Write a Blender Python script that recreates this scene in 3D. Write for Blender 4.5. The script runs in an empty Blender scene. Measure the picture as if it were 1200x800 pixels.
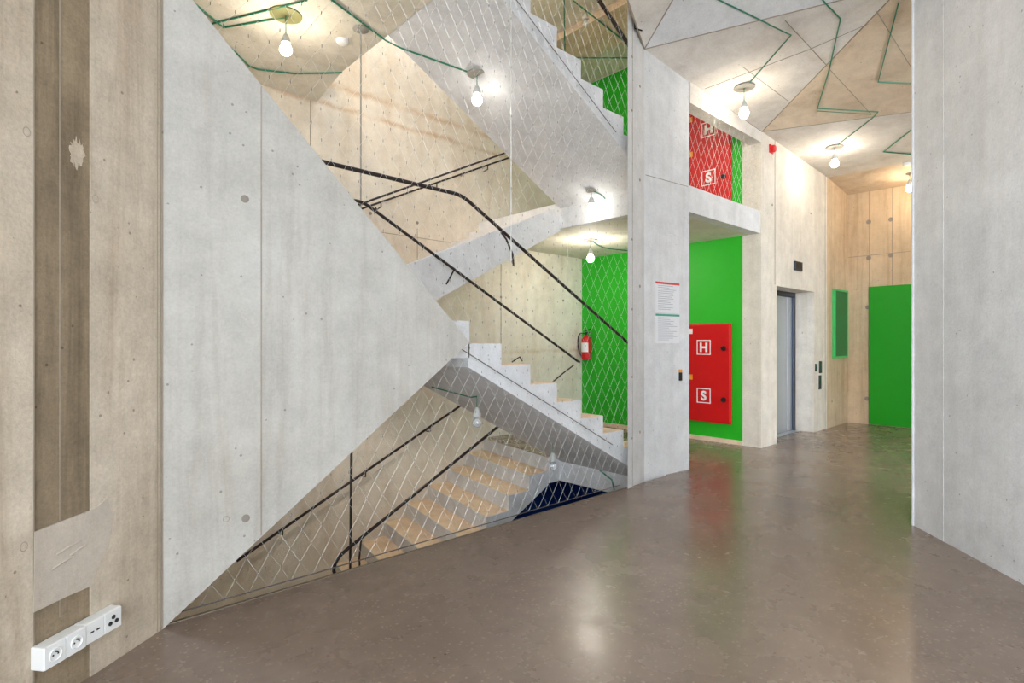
import bpy, bmesh, math, random
from mathutils import Vector, Matrix
random.seed(7)
R = math.radians
SC = bpy.context.scene
COL = SC.collection
# ------------------------------------------------------------------ frame
# world X = along the stair flights and the lift wall, world Y = across the stairwell, Z up; floor of the hall is z = 0
CAM = Vector((0, 0, 1.35))
FWD = Vector((0.6752, 0.7377, 0)); RGT = Vector((0.7377, -0.6752, 0)); UP = Vector((0, 0, 1))
F = 650.0
def ray(px, py):
    return (FWD + RGT * ((px - 600) / F) + UP * ((400 - py) / F))
def on_plane(px, py, p, n):            # the point of a real surface (plane p, n) seen at a pixel of the photo
    p, n, d = Vector(p), Vector(n), ray(px, py)
    return CAM + d * ((p - CAM).dot(n) / d.dot(n))
def on_v(px, py, v): return on_plane(px, py, (0, v, 0), (0, 1, 0))
def on_u(px, py, u): return on_plane(px, py, (u, 0, 0), (1, 0, 0))
def on_z(px, py, z): return on_plane(px, py, (0, 0, z), (0, 0, 1))
def on_tri(px, py, a, b, c):
    a, b, c = Vector(a), Vector(b), Vector(c)
    return on_plane(px, py, a, (b - a).cross(c - a))

# ------------------------------------------------------------------ materials
def lin(c):
    return tuple(((x / 255) / 12.92 if x <= 10 else ((x / 255 + .055) / 1.055) ** 2.4) for x in c)
class NT:
    def __init__(s, name):
        s.m = bpy.data.materials.new(name); s.m.use_nodes = True
        s.t = s.m.node_tree; s.b = s.t.nodes['Principled BSDF']
    def n(s, typ, **kw):
        o = s.t.nodes.new(typ)
        for k, v in kw.items(): setattr(o, k, v)
        return o
    def l(s, a, b): s.t.links.new(a, b)
    def math(s, op, a, b=None, clamp=False):
        o = s.n('ShaderNodeMath', operation=op, use_clamp=clamp)
        for i, x in enumerate((a, b)):
            if x is None: continue
            if isinstance(x, (int, float)): o.inputs[i].default_value = x
            else: s.l(x, o.inputs[i])
        return o.outputs[0]
    def mix(s, f, a, b, bt='MIX'):
        o = s.n('ShaderNodeMix', data_type='RGBA', blend_type=bt)
        for i, x in ((0, f), (6, a), (7, b)):
            if isinstance(x, (int, float)): o.inputs[i].default_value = x
            elif isinstance(x, tuple): o.inputs[i].default_value = (*x, 1)
            else: s.l(x, o.inputs[i])
        return o.outputs[2]
    def noise(s, vec, scale, detail=5, rough=.6, dist=0):
        o = s.n('ShaderNodeTexNoise'); o.inputs['Scale'].default_value = scale
        o.inputs['Detail'].default_value = detail; o.inputs['Roughness'].default_value = rough
        o.inputs['Distortion'].default_value = dist
        s.l(vec, o.inputs['Vector']); return o.outputs['Fac']
    def ramp(s, f, lo, hi):
        o = s.n('ShaderNodeMapRange'); o.clamp = True
        o.inputs[1].default_value = lo; o.inputs[2].default_value = hi
        s.l(f, o.inputs[0]); return o.outputs[0]
    def mapping(s, vec, scale=(1, 1, 1), loc=(0, 0, 0)):
        o = s.n('ShaderNodeMapping'); o.inputs['Scale'].default_value = scale
        o.inputs['Location'].default_value = loc
        s.l(vec, o.inputs[0]); return o.outputs[0]
def plain(name, col, rough=.5, metal=0, spec=.5, var=.08, emit=None, strength=0):
    k = NT(name); c = lin(col)
    tc = k.n('ShaderNodeTexCoord').outputs['Object']
    f = k.ramp(k.noise(tc, 9, 4), .3, .7)
    k.l(k.mix(f, tuple(x * (1 - var) for x in c), tuple(min(1, x * (1 + var)) for x in c)), k.b.inputs['Base Color'])
    k.b.inputs['Roughness'].default_value = rough; k.b.inputs['Metallic'].default_value = metal
    k.b.inputs['Specular IOR Level'].default_value = spec
    if emit:
        k.b.inputs['Emission Color'].default_value = (*emit, 1); k.b.inputs['Emission Strength'].default_value = strength
    return k.m
def concrete(name, c1, c2, stain, stain_amt=.5, streak=(5, 5, .35), pores=1.0, rough=.75, grain=.16, seed=0, boards=0, bands=()):
    k = NT(name)
    tc = k.n('ShaderNodeTexCoord').outputs['Object']
    raw = tc
    tc = k.mapping(tc, (1, 1, 1), (seed * 3.7, seed * 1.9, seed * 2.3))
    big = k.ramp(k.noise(tc, .9, 7, .62), .32, .68)
    col = k.mix(big, lin(c1), lin(c2))
    st = k.ramp(k.noise(k.mapping(tc, streak), 1.6, 7, .65, .4), .48, .78)
    col = k.mix(k.math('MULTIPLY', st, stain_amt), col, lin(stain))
    for bz, bw in bands:      # rusty water marks along the pour joints
        sz = k.n('ShaderNodeSeparateXYZ'); k.l(raw, sz.inputs[0])
        dd = k.math('ABSOLUTE', k.math('SUBTRACT', k.math('ADD', sz.outputs[2], k.math('MULTIPLY', k.math('SUBTRACT', k.noise(tc, 3, 6, .7), .5), .14)), bz))
        fb = k.math('MULTIPLY', k.math('SUBTRACT', 1.0, k.ramp(dd, 0, bw * 1.6)), k.ramp(k.noise(tc, 2.5, 5), .3, .6))
        col = k.mix(k.math('MULTIPLY', fb, .6), col, lin((176, 132, 84)))
    cloud = k.ramp(k.noise(tc, 5.5, 8, .7), .3, .72)
    g = k.math('MULTIPLY', k.math('SUBTRACT', cloud, .5), grain * 1.4)
    fine = k.noise(tc, 70, 3, .7)
    g2 = k.math('MULTIPLY', k.math('SUBTRACT', fine, .5), grain * 2.0)
    tot = k.math('ADD', k.math('ADD', g, g2), 1.0)
    if boards:
        # faint vertical board marks of the formwork
        w = k.noise(k.mapping(tc, (boards, boards, .05)), 3, 3, .8)
        tot = k.math('ADD', tot, k.math('MULTIPLY', k.math('SUBTRACT', w, .5), .22))
    br = k.n('ShaderNodeVectorMath', operation='SCALE'); k.l(col, br.inputs[0]); k.l(tot, br.inputs['Scale'])
    col = br.outputs[0]
    vo = k.n('ShaderNodeTexVoronoi'); vo.inputs['Scale'].default_value = 16; k.l(tc, vo.inputs['Vector'])
    gate = k.math('GREATER_THAN', k.noise(tc, 9, 2), .56)
    dot = k.math('MULTIPLY', k.math('LESS_THAN', vo.outputs['Distance'], .10), gate)
    dot = k.math('MULTIPLY', dot, .55 * pores)
    col = k.mix(dot, col, tuple(x * .35 for x in lin(stain)))
    k.l(col, k.b.inputs['Base Color'])
    k.b.inputs['Roughness'].default_value = rough
    k.b.inputs['Specular IOR Level'].default_value = .35
    bp = k.n('ShaderNodeBump'); bp.inputs['Strength'].default_value = .25; bp.inputs['Distance'].default_value = .01
    h = k.math('SUBTRACT', k.math('ADD', fine, cloud), k.math('MULTIPLY', dot, 2.0))
    k.l(h, bp.inputs['Height']); k.l(bp.outputs[0], k.b.inputs['Normal'])
    return k.m
def terrazzo(name):
    k = NT(name)
    tc = k.n('ShaderNodeTexCoord').outputs['Object']
    big = k.ramp(k.noise(tc, .8, 6, .6), .3, .7)
    col = k.mix(big, lin((128, 110, 97)), lin((148, 129, 115)))
    mid = k.noise(tc, 9, 5, .65)
    col = k.mix(k.ramp(mid, .35, .75), k.mix(.22, col, (0.03, .022, .016)), col)
    vo = k.n('ShaderNodeTexVoronoi'); vo.inputs['Scale'].default_value = 62; k.l(tc, vo.inputs['Vector'])
    sx = k.n('ShaderNodeSeparateColor'); k.l(vo.outputs['Color'], sx.inputs[0])
    core = k.math('LESS_THAN', vo.outputs['Distance'], .42)
    lt = k.math('MULTIPLY', k.math('MULTIPLY', k.math('GREATER_THAN', sx.outputs[0], .84), core), .20)
    col = k.mix(lt, col, lin((206, 190, 170)))
    dk = k.math('MULTIPLY', k.math('MULTIPLY', k.math('LESS_THAN', sx.outputs[1], .16), core), .10)
    col = k.mix(dk, col, lin((60, 48, 40)))
    k.l(col, k.b.inputs['Base Color'])
    rr = k.n('ShaderNodeMapRange'); k.l(k.noise(tc, 2.2, 5), rr.inputs[0])
    rr.inputs[1].default_value = .3; rr.inputs[2].default_value = .7; rr.inputs[3].default_value = .19; rr.inputs[4].default_value = .33
    k.l(rr.outputs[0], k.b.inputs['Roughness'])
    k.b.inputs['Specular IOR Level'].default_value = .55
    return k.m
def steel(name, col=(170, 180, 195), rough=.28):
    k = NT(name)
    tc = k.n('ShaderNodeTexCoord').outputs['Object']
    f = k.noise(k.mapping(tc, (60, 60, .6)), 2, 4)
    k.l(k.mix(f, tuple(x * .8 for x in lin(col)), lin(col)), k.b.inputs['Base Color'])
    k.b.inputs['Metallic'].default_value = .9; k.b.inputs['Roughness'].default_value = rough
    return k.m
def glass(name):
    k = NT(name)
    k.b.inputs['Base Color'].default_value = (.93, .97, 1, 1)
    k.b.inputs['Roughness'].default_value = .05; k.b.inputs['Transmission Weight'].default_value = .75
    return k.m

M = {}
M['conc_left'] = concrete('warm_concrete', (184, 168, 147), (204, 191, 173), (140, 114, 86), .7, seed=1, boards=2.5, grain=.24)
M['conc_board'] = concrete('board_marked_concrete', (126, 111, 90), (156, 138, 112), (88, 74, 56), .85, streak=(9, 9, .5), seed=2, boards=5, grain=.3)
M['plaster'] = concrete('repair_mortar', (186, 174, 160), (198, 187, 173), (158, 142, 122), .5, seed=3, pores=.3)
M['conc_plate'] = concrete('grey_concrete', (176, 171, 162), (192, 189, 183), (148, 134, 116), .55, seed=4, boards=1.0, grain=.17)
M['conc_white'] = concrete('pale_concrete', (208, 208, 208), (222, 222, 222), (190, 186, 178), .35, seed=5, boards=1.5)
M['conc_stair'] = concrete('stair_concrete', (206, 206, 208), (222, 222, 222), (176, 170, 162), .35, streak=(3, 3, 3), seed=6)
M['conc_far'] = concrete('stairwell_concrete', (212, 201, 185), (227, 218, 204), (184, 158, 124), .5, streak=(2.2, 2.2, .5), seed=7, bands=((4.25, .035), (4.02, .03), (1.2, .03)))
M['conc_lift'] = concrete('cream_concrete', (214, 205, 190), (226, 219, 206), (188, 168, 140), .4, seed=8, boards=1.5)
M['conc_tan'] = concrete('tan_concrete', (196, 172, 140), (212, 190, 160), (150, 118, 84), .6, seed=9, boards=2)
M['conc_ceil'] = concrete('ceiling_concrete', (206, 200, 192), (220, 215, 208), (170, 150, 128), .4, streak=(2, 2, 2), seed=10)
M['conc_ceil_tan'] = concrete('tan_ceiling_concrete', (206, 186, 160), (220, 203, 180), (164, 134, 104), .6, streak=(2, 2, 2), seed=11)  # browner tone for some ceiling facets and the upper band
M['conc_soffit'] = concrete('soffit_concrete', (206, 200, 184), (218, 212, 198), (166, 150, 116), .4, streak=(2, 2, 2), seed=12)
M['tread'] = concrete('lamplit_tread', (226, 198, 168), (234, 210, 184), (184, 152, 120), .5, streak=(4, 4, 4), seed=13)  # warm lamp light on the step tops is put into this tan
M['seam'] = concrete('seam_concrete', (146, 134, 118), (166, 154, 138), (112, 98, 82), .5, seed=14)
M['hole'] = plain('tie_hole', (138, 130, 120), .9)
M['floor'] = terrazzo('polished_terrazzo')
M['green'] = plain('green_paint', (28, 178, 22), .55, var=.03)
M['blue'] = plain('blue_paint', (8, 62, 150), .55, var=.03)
M['green_door'] = plain('green_gloss', (16, 150, 16), .4, var=.02)
M['green_board'] = plain('green_glass_board', (10, 112, 52), .45, var=.05)
M['green_frame'] = plain('green_frame', (60, 190, 100), .35)
M['red'] = plain('red_paint', (205, 10, 16), .35, var=.03)
M['white'] = plain('white_plastic', (232, 232, 230), .35, var=.02)
M['letter'] = plain('white_letter', (240, 238, 238), .5, var=.01)
M['black'] = plain('black_plastic', (22, 22, 22), .4)
M['rail'] = plain('dark_bronze_steel', (52, 44, 42), .38, metal=.5)
M['cable'] = plain('green_cable', (26, 116, 84), .45)
M['wire'] = plain('stainless_wire', (222, 222, 218), .35, metal=.35)
M['cable_dark'] = plain('dark_wire', (98, 92, 90), .4, metal=.6)
M['rose'] = plain('grey_rose', (150, 146, 136), .7)
M['rose_olive'] = plain('olive_rose', (142, 140, 92), .8)
M['holder'] = plain('grey_lampholder', (196, 196, 192), .45)
M['bulb_off'] = glass('clear_bulb')
M['steel'] = steel('brushed_steel', (215, 222, 232), .38)
M['steel_dark'] = steel('dark_steel', (78, 84, 96), .35)
M['trim'] = steel('edge_strip', (180, 168, 150), .4)
M['orange'] = plain('orange_tag', (240, 160, 40), .5)
M['paper'] = plain('paper', (228, 228, 230), .7, var=.01)
M['paper_red'] = plain('red_print', (206, 70, 66), .7)
M['paper_green'] = plain('teal_print', (78, 156, 136), .7)
M['ink'] = plain('grey_print', (158, 160, 166), .7)
M['frame'] = plain('window_frame', (90, 92, 96), .4, metal=.5)
def bulbmat(name, col, s):
    return plain(name, (255, 250, 240), .3, emit=col, strength=s)
WARM = (1.0, .80, .56); NEUT = (1.0, .90, .76)
LAMP = {'landing': bulbmat('lit_bulb_landing', (1, .93, .82), 260), 'hall': bulbmat('lit_bulb_hall', NEUT, 130), 'stair': bulbmat('lit_bulb_stair', (1, .90, .76), 170),
        'cool': bulbmat('lit_bulb_flight', (1, .95, .86), 30), 'dim': bulbmat('lit_bulb_back', WARM, 120)}

# ------------------------------------------------------------------ mesh builder
class MB:
    def __init__(s): s.v = []; s.f = []; s.mi = []
    def add(s, vs, fs, mi=0):
        o = len(s.v); s.v += [Vector(p) for p in vs]
        s.f += [[i + o for i in f] for f in fs]; s.mi += [mi] * len(fs); return s
    def box(s, a, b, mi=0):
        x0, y0, z0 = a; x1, y1, z1 = b
        return s.add([(x0, y0, z0), (x1, y0, z0), (x1, y1, z0), (x0, y1, z0), (x0, y0, z1), (x1, y0, z1), (x1, y1, z1), (x0, y1, z1)],
                     [(0, 3, 2, 1), (4, 5, 6, 7), (0, 1, 5, 4), (1, 2, 6, 5), (2, 3, 7, 6), (3, 0, 4, 7)], mi)
    def obox(s, o, ax, ay, az, mi=0):      # box spanned from corner o by three vectors
        o, ax, ay, az = map(Vector, (o, ax, ay, az))
        vs = [o, o + ax, o + ax + ay, o + ay]; vs += [p + az for p in vs]
        return s.add(vs, [(0, 3, 2, 1), (4, 5, 6, 7), (0, 1, 5, 4), (1, 2, 6, 5), (2, 3, 7, 6), (3, 0, 4, 7)], mi)
    def prism(s, pts, ext, mi=0, top_mi=None):
        pts = [Vector(p) for p in pts]; ext = Vector(ext); n = len(pts)
        s.add(pts + [p + ext for p in pts], [tuple(range(n))[::-1], tuple(range(n, 2 * n))] + [(i, (i + 1) % n, (i + 1) % n + n, i + n) for i in range(n)], mi)
        return s
    def tube(s, path, r, n=8, mi=0, cap=True):
        path = [Vector(p) for p in path]
        rings = []; prev = None
        for i, p in enumerate(path):
            if i == 0: d = path[1] - p
            elif i == len(path) - 1: d = p - path[i - 1]
            else: d = (path[i + 1] - p).normalized() + (p - path[i - 1]).normalized()
            d.normalize()
            if prev is None:
                a = d.cross(Vector((0, 0, 1)))
                if a.length < .05: a = d.cross(Vector((1, 0, 0)))
            else:
                a = prev - d * prev.dot(d)
            a.normalize(); prev = a; b = d.cross(a)
            rr = r[i] if isinstance(r, (list, tuple)) else r
            rings.append([p + (a * math.cos(2 * math.pi * k / n) + b * math.sin(2 * math.pi * k / n)) * rr for k in range(n)])
        vs = [q for g in rings for q in g]; fs = []
        for i in range(len(rings) - 1):
            for k in range(n):
                fs.append((i * n + k, i * n + (k + 1) % n, (i + 1) * n + (k + 1) % n, (i + 1) * n + k))
        if cap: fs += [tuple(range(n))[::-1], tuple(range(len(vs) - n, len(vs)))]
        return s.add(vs, fs, mi)
    def lathe(s, c, prof, axis=(0, 0, 1), n=20, mi=0):   # prof: (radius, height along the axis)
        axis = Vector(axis).normalized(); c = Vector(c)
        a = axis.cross(Vector((1, 0, 0)));
        if a.length < .1: a = axis.cross(Vector((0, 1, 0)))
        a.normalize(); b = axis.cross(a)
        vs = []; fs = []
        for r, h in prof:
            for k in range(n):
                t = 2 * math.pi * k / n
                vs.append(c + axis * h + (a * math.cos(t) + b * math.sin(t)) * max(r, 1e-4))
        for i in range(len(prof) - 1):
            for k in range(n):
                fs.append((i * n + k, i * n + (k + 1) % n, (i + 1) * n + (k + 1) % n, (i + 1) * n + k))
        fs += [tuple(range(n))[::-1], tuple(range(len(vs) - n, len(vs)))]
        return s.add(vs, fs, mi)
    def build(s, name, mats, parent=None, bevel=0, smooth=False, fixn=True):
        me = bpy.data.meshes.new(name)
        off = parent_loc(parent)
        me.from_pydata([p - off for p in s.v], [], s.f)
        if not isinstance(mats, (list, tuple)): mats = [mats]
        for m in mats: me.materials.append(m)
        for p, i in zip(me.polygons, s.mi): p.material_index = i
        if fixn:
            bm = bmesh.new(); bm.from_mesh(me); bmesh.ops.recalc_face_normals(bm, faces=bm.faces); bm.to_mesh(me); bm.free()
        if smooth:
            for p in me.polygons: p.use_smooth = True
            me.set_sharp_from_angle(angle=R(40))
        o = bpy.data.objects.new(name, me); COL.objects.link(o)
        if parent: o.parent = parent
        if bevel:
            b = o.modifiers.new('bevel', 'BEVEL'); b.width = bevel; b.segments = 2; b.limit_method = 'ANGLE'
        return o
LOCS = {}
def parent_loc(p):
    v = Vector((0, 0, 0))
    while p is not None:
        v += p.location; p = p.parent
    return v
def thing(name, loc, label, cat, group=None):
    o = bpy.data.objects.new(name, None); COL.objects.link(o); o.location = loc; o.empty_display_size = .1
    return tag(o, label, cat, group)
def tag(o, label, cat, group=None):
    o['label'] = label; o['category'] = cat
    if group: o['group'] = group
    return o
def struct(o):
    o['kind'] = 'structure'; return o

# ------------------------------------------------------------------ dimensions
VE = 3.07          # edge of the hall floor on the stairwell
VA0, VA1 = 3.20, 4.47   # near flights
VB0, VB1 = 4.47, 5.994   # far flights
VF = 6.00          # far wall of the stairwell
UW = 7.066         # green wall closing the stairwell
UB = 10.40         # end wall of the hall
G, RS = 0.3115, 1.5 / 9
U0 = 2.507
TOP = 6.1; BOT = -3.0

# ------------------------------------------------------------------ setting: floor
mb = MB()
hall = [(-3.2, -4.8), (UB + .1, -4.8), (UB + .1, 3.05), (8.88, 3.05), (8.88, 3.40), (7.54, 3.40), (7.54, 3.05), (UW, 3.05), (UW, VF), (4.952, VF), (4.684, VB0 + .02), (4.95, VB0 + .02), (4.95, VE), (-3.2, VE)]
mb.prism([(x, y, -.28) for x, y in hall], (0, 0, .28))
struct(mb.build('floor', M['floor']))
mb = MB().box((.55, VE - .012, -.02), (4.205, VE + .004, .004))
struct(mb.build('trim_1', M['trim']))
# landing edge and lower levels
mb = MB().box((4.87, VA0, -.30), (4.949, VB0 + .02, -.001)).obox((4.678, VB0 + .02, -.30), (.005, 0, 0), (.18 * (VF - VB0 - .02), VF - VB0 - .02, 0), (0, 0, .296))
mb.box((4.68, VB0 + .006, -.30), (4.87, VB0 + .019, -.001))
struct(mb.build('trim_2', M['conc_stair']))
struct(MB().box((.1, 3.0, BOT - .2), (7.3, VF, BOT)).build('floor_lower', M['conc_far']))
struct(MB().box((.1, 2.9, BOT), (UW, VE - .02, -.281)).build('wall_under_floor', M['conc_far']))

# ------------------------------------------------------------------ setting: walls
# left wall: warm concrete, a recessed board-marked strip and a mortar patch
W0 = Vector((.55, 3.03, 0)); WD = Vector((-.7795, -.6263, 0)); WN = Vector((.6263, -.7795, 0))   # WD runs towards the viewer, WN into the room
def wl(s, z, d=0): return W0 + WD * s + WN * d + UP * z
mb = MB()
S1, S2 = .376, .605
for a, b, mi, dep in ((0, S1, 0, 0), (S1, S2, 1, -.006), (S2, 3.5, 0, 0)):
    mb.obox(wl(a, -.1, -.2), WD * (b - a), WN * (.2 + dep), UP * (TOP + .1), mi)
# mortar patch: fills the strip and is smeared a little past it
pp = [(S2 + .002, .37), (S2 - .002, .66), (S1 + .06, .668), (S1 - .02, .672), (S1 - .075, .70), (S1 - .10, .62), (S1 - .085, .52), (S1 - .03, .43), (S1 + .0, .365), (S1 + .1, .37)]
mb.prism([wl(s, z, -.004) for s, z in pp], WN * .0065, 2)
rg = random.Random(5)
for cs, cz, ra, rb in ((.430, 2.09, .034, .06),):
    mb.prism([wl(cs + ra * rg.uniform(.7, 1.1) * math.cos(t), cz + rb * rg.uniform(.6, 1.2) * math.sin(t), -.009) for t in [i * math.pi / 20 for i in range(40)]], WN * .0038, 0)
mb.obox(wl(.499, .3, -.009), WD * .004, WN * .004, UP * TOP, 3)
mb.obox(wl(S2 - .003, 0, -.002), WD * .005, WN * .003, UP * TOP, 3); mb.obox(wl(S1 - .001, .68, -.002), WD * .003, WN * .003, UP * TOP, 0)
# formwork seam at the fold, trowel marks
mb.obox(wl(.012, 0, -.002), WD * .006, WN * .005, UP * TOP, 3)
mb.obox(wl(.034, 0, -.002), WD * .003, WN * .004, UP * TOP, 3)
for z, s, l in ((.56, .42, .10), (.535, .40, .07), (.51, .45, .09)):
    mb.tube([wl(s + l, z - .012, .003), wl(s + l / 2, z, .004), wl(s, z + .006, .003)], .004, 5, 2)
for s, z in ((.63, 2.1), (.355, 1.93), (.64, .62)):            # ring marks of formwork plugs
    mb.tube([wl(s + .013 * math.cos(t), z + .016 * math.sin(t), 0.0) for t in [i * math.pi / 6 for i in range(13)]], .0016, 5, 3)
struct(mb.build('wall_left', [M['conc_left'], M['conc_board'], M['plaster'], M['seam']]))
# the pointed wall plate carried on from the fold, in the plane of the stairwell edge
mb = MB()
mb.prism([(.55, 3.03, 0.0), (2.375, 3.03, 1.345), (.55, 3.03, 3.125)], (0, .165, 0))
for u in (.545, .99):
    z0 = (u - .55) * .737; z1 = 3.125 - (u - .55) * .975
    mb.box((u, 3.027, z0 + .01), (u + .006, 3.032, z1 - .01), 1)
for px, py in ((287, 233), (288, 607)):
    p = on_v(px, py, 3.03)
    mb.lathe(p, [(.020, -.0), (.020, .003), (.014, .0032), (.013, .0010)], (0, -1, 0), 16, 2)
for px, py in ((265, 608), (117, 452)):
    p = on_v(px, py, 3.03)
    if p.x > .56: mb.tube([(p.x + .014 * math.cos(t), 3.029, p.z + .014 * math.sin(t)) for t in [i * math.pi / 6 for i in range(13)]], .0016, 5, 1)
struct(mb.build('wall_stair_plate', [M['conc_plate'], M['seam'], M['hole']]))
# right wall block
R0 = Vector((4.93, 1.017, 0)); RD = Vector((-.750, -.661, 0)); RN = Vector((.661, -.750, 0))
mb = MB()
mb.obox(R0, RD * 7, RN * 1.2, UP * TOP)
for s in (.33, 1.55):
    mb.obox(R0 + RD * s - RN * .002, RD * .004, RN * .01, UP * TOP, 0)
mb.obox(R0 - RN * .012, RD * .012, RN * .02, UP * TOP, 0)
struct(mb.build('wall_right', [M['conc_white'], M['seam']]))
# hall end wall with formwork seams
mb = MB().box((UB, -2.2, -.1), (UB + .25, 3.4, TOP))
for px in (1019, 1046):
    p = on_u(px, 300, UB); mb.box((UB - .003, p.y - .006, 2.2), (UB + .01, p.y + .006, 4.2), 1)
p = on_u(1019, 400, UB); mb.box((UB - .004, p.y + .004, 0), (UB + .01, p.y + .016, 2.24), 1)
z = on_u(1010, 300, UB).z; mb.box((UB - .003, 1.0, z - .005), (UB + .01, 3.05, z + .005), 1)
for px, py in ((1018, 260), (1044, 257), (1018, 302), (1044, 299), (1017, 360), (1016, 467)):
    p = on_u(px, py, UB); mb.lathe(p, [(.035, 0), (.035, .006), (.02, .007)], (-1, 0, 0), 12, 2)
struct(mb.build('wall_back', [M['conc_tan'], M['seam'], M['hole']]))
struct(MB().box((6.6, -2.4, -.1), (UB + .2, -2.1, TOP)).build('wall_side', M['conc_lift']))
# lift wall, with the lift opening cut out
mb = MB()
V0, V1 = 3.05, 3.40
mb.box((UW, V0, -.1), (7.54, V1, TOP)); mb.box((7.54, V0, 2.085), (8.88, V1, TOP)); mb.box((8.88, V0, -.1), (9.42, V1, TOP))
mb.box((9.42, V0, -.1), (UB, V1, TOP), 1)
mb.box((7.5, V1, -.1), (8.92, V1 + .1, TOP))
for px in (908, 967):
    p = on_v(px, 300, V0); mb.box((p.x - .006, V0 - .003, 2.1 if px == 908 else 0), (p.x + .006, V0 + .01, 4.0), 2)
p = on_v(925, 255, V0); mb.box((UW, V0 - .002, p.z - .004), (9.42, V0 + .01, p.z + .004), 0)
for px, py in ((983, 395), (975, 470), (940, 390), (905, 240), (950, 250)):
    p = on_v(px, py, V0); mb.lathe(p, [(.016, 0), (.016, .004)], (0, -1, 0), 10, 2)
struct(mb.build('wall_lift', [M['conc_lift'], M['conc_tan'], M['seam']]))
# green wall of the landings: painted from the corner pier inwards
mb = MB()
mb.box((UW, V0 + .35, BOT), (UW + .2, VF + .2, TOP), 0)
mb.box((UW - .004, 3.29, 0.06), (UW + .1, VF, 2.72), 1)
mb.box((UW - .004, 3.29, 3.0), (UW + .1, VF, 5.56), 1)
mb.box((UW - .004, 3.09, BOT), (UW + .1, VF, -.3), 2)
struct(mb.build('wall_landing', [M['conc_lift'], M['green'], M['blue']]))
struct(MB().box((UW - .012, 3.29, 0), (UW, VF, .06)).build('baseboard_landing', M['tread']))
# far wall and end wall of the stairwell
mb = MB().box((.1, VF, BOT), (UW + .2, VF + .2, TOP))
for px, py0, py1 in ((587, 293, 460),):
    a = on_v(px, py0, VF); b = on_v(px, py1, VF); mb.box((a.x - .006, VF - .003, b.z), (a.x + .006, VF + .01, a.z), 1)
a = on_v(470, 257, VF); mb.box((3.0, VF - .003, a.z - .2), (5.6, VF + .01, a.z - .192), 1)
a = on_v(364, 150, VF); mb.box((a.x - .006, VF - .003, 1.5), (a.x + .006, VF + .01, 4.0), 1)
a = on_v(489, 300, VF); mb.box((a.x - .005, VF - .003, 1.5), (a.x + .005, VF + .01, a.z + .35), 1)
for px, py in ((489, 261), (587, 348), (540, 205), (660, 352), (434, 250), (520, 380)):
    p = on_v(px, py, VF); mb.lathe(p, [(.02, 0), (.02, .004)], (0, -1, 0), 10, 2)
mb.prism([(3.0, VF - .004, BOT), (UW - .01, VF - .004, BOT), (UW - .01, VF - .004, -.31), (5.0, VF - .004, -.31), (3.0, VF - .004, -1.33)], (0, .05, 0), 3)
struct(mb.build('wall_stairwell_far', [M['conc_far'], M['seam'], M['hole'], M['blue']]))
struct(MB().box((.15, 3.2, BOT), (.35, VF, TOP)).build('wall_stairwell_end', M['conc_far']))
# pillar (a folded wedge) standing between the hall and the stairwell
PA, PB, PC = Vector((4.21, 3.03, 0)), Vector((4.62, 3.13, 0)), Vector((5.34, 3.06, 0))
mb = MB().prism([PA - UP * .28, PB - UP * .28, PC - UP * .28, Vector((5.34, 3.19, -.28)), Vector((4.45, 3.19, -.28))], (0, 0, TOP + .28))
d = (PB - PA).normalized(); nn = Vector((d.y, -d.x, 0))
q = PA + d * .11
mb.obox(q - nn * .004, d * .006, nn * .006, UP * TOP, 1)
for z in (.45, 1.02, 1.65, 2.3, 3.5, 4.0, 4.6):
    mb.lathe(PA + d * .105 + UP * z, [(.012, 0), (.012, .004)], nn, 10, 1)
for z in (.48, 1.88, 2.9, 3.8):
    mb.lathe(PA + d * .30 + UP * z, [(.014, 0), (.014, .004)], nn, 10, 1)
d2 = (PC - PB).normalized(); n2 = Vector((d2.y, -d2.x, 0))
mb.obox(PB + d2 * .02 - n2 * .004 + UP * 2.98, d2 * .68, n2 * .006, UP * .006, 1)
struct(mb.build('pillar', [M['conc_white'], M['seam']]))
# beams and slabs of the upper floor
mb = MB()
mb.box((4.95, VA0, 2.72), (UW, VF, 3.0), 0)
mb.box((5.34, 3.06, 2.72), (UW, VA0, 3.0), 1)
struct(mb.build('landing_upper', [M['conc_soffit'], M['conc_white']]))
struct(MB().box((5.34, 3.05, 3.87), (UW, 3.2, 4.7)).build('beam_header', M['conc_ceil']))
struct(MB().box((4.87, VA0, 2.69), (4.949, VF, 2.995)).build('trim_3', M['conc_white']))

# half landings
def half(name, z, umax, mat):
    mb = MB()
    t = .38 if z > 4 else .27
    mb.prism([(.35, VA0, z), (.35, VA0, z - t), (.35, 5.4, z - t), (.35, VF, z - t - .11), (.35, VF, z)], (umax - .35, 0, 0))
    struct(mb.build(name, mat))
half('landing_half_upper', 4.5, 2.56, M['conc_soffit'])
half('landing_half_middle', 1.5, U0, M['conc_stair'])
half('landing_half_lower', -1.5, 2.19, M['conc_far'])
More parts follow.
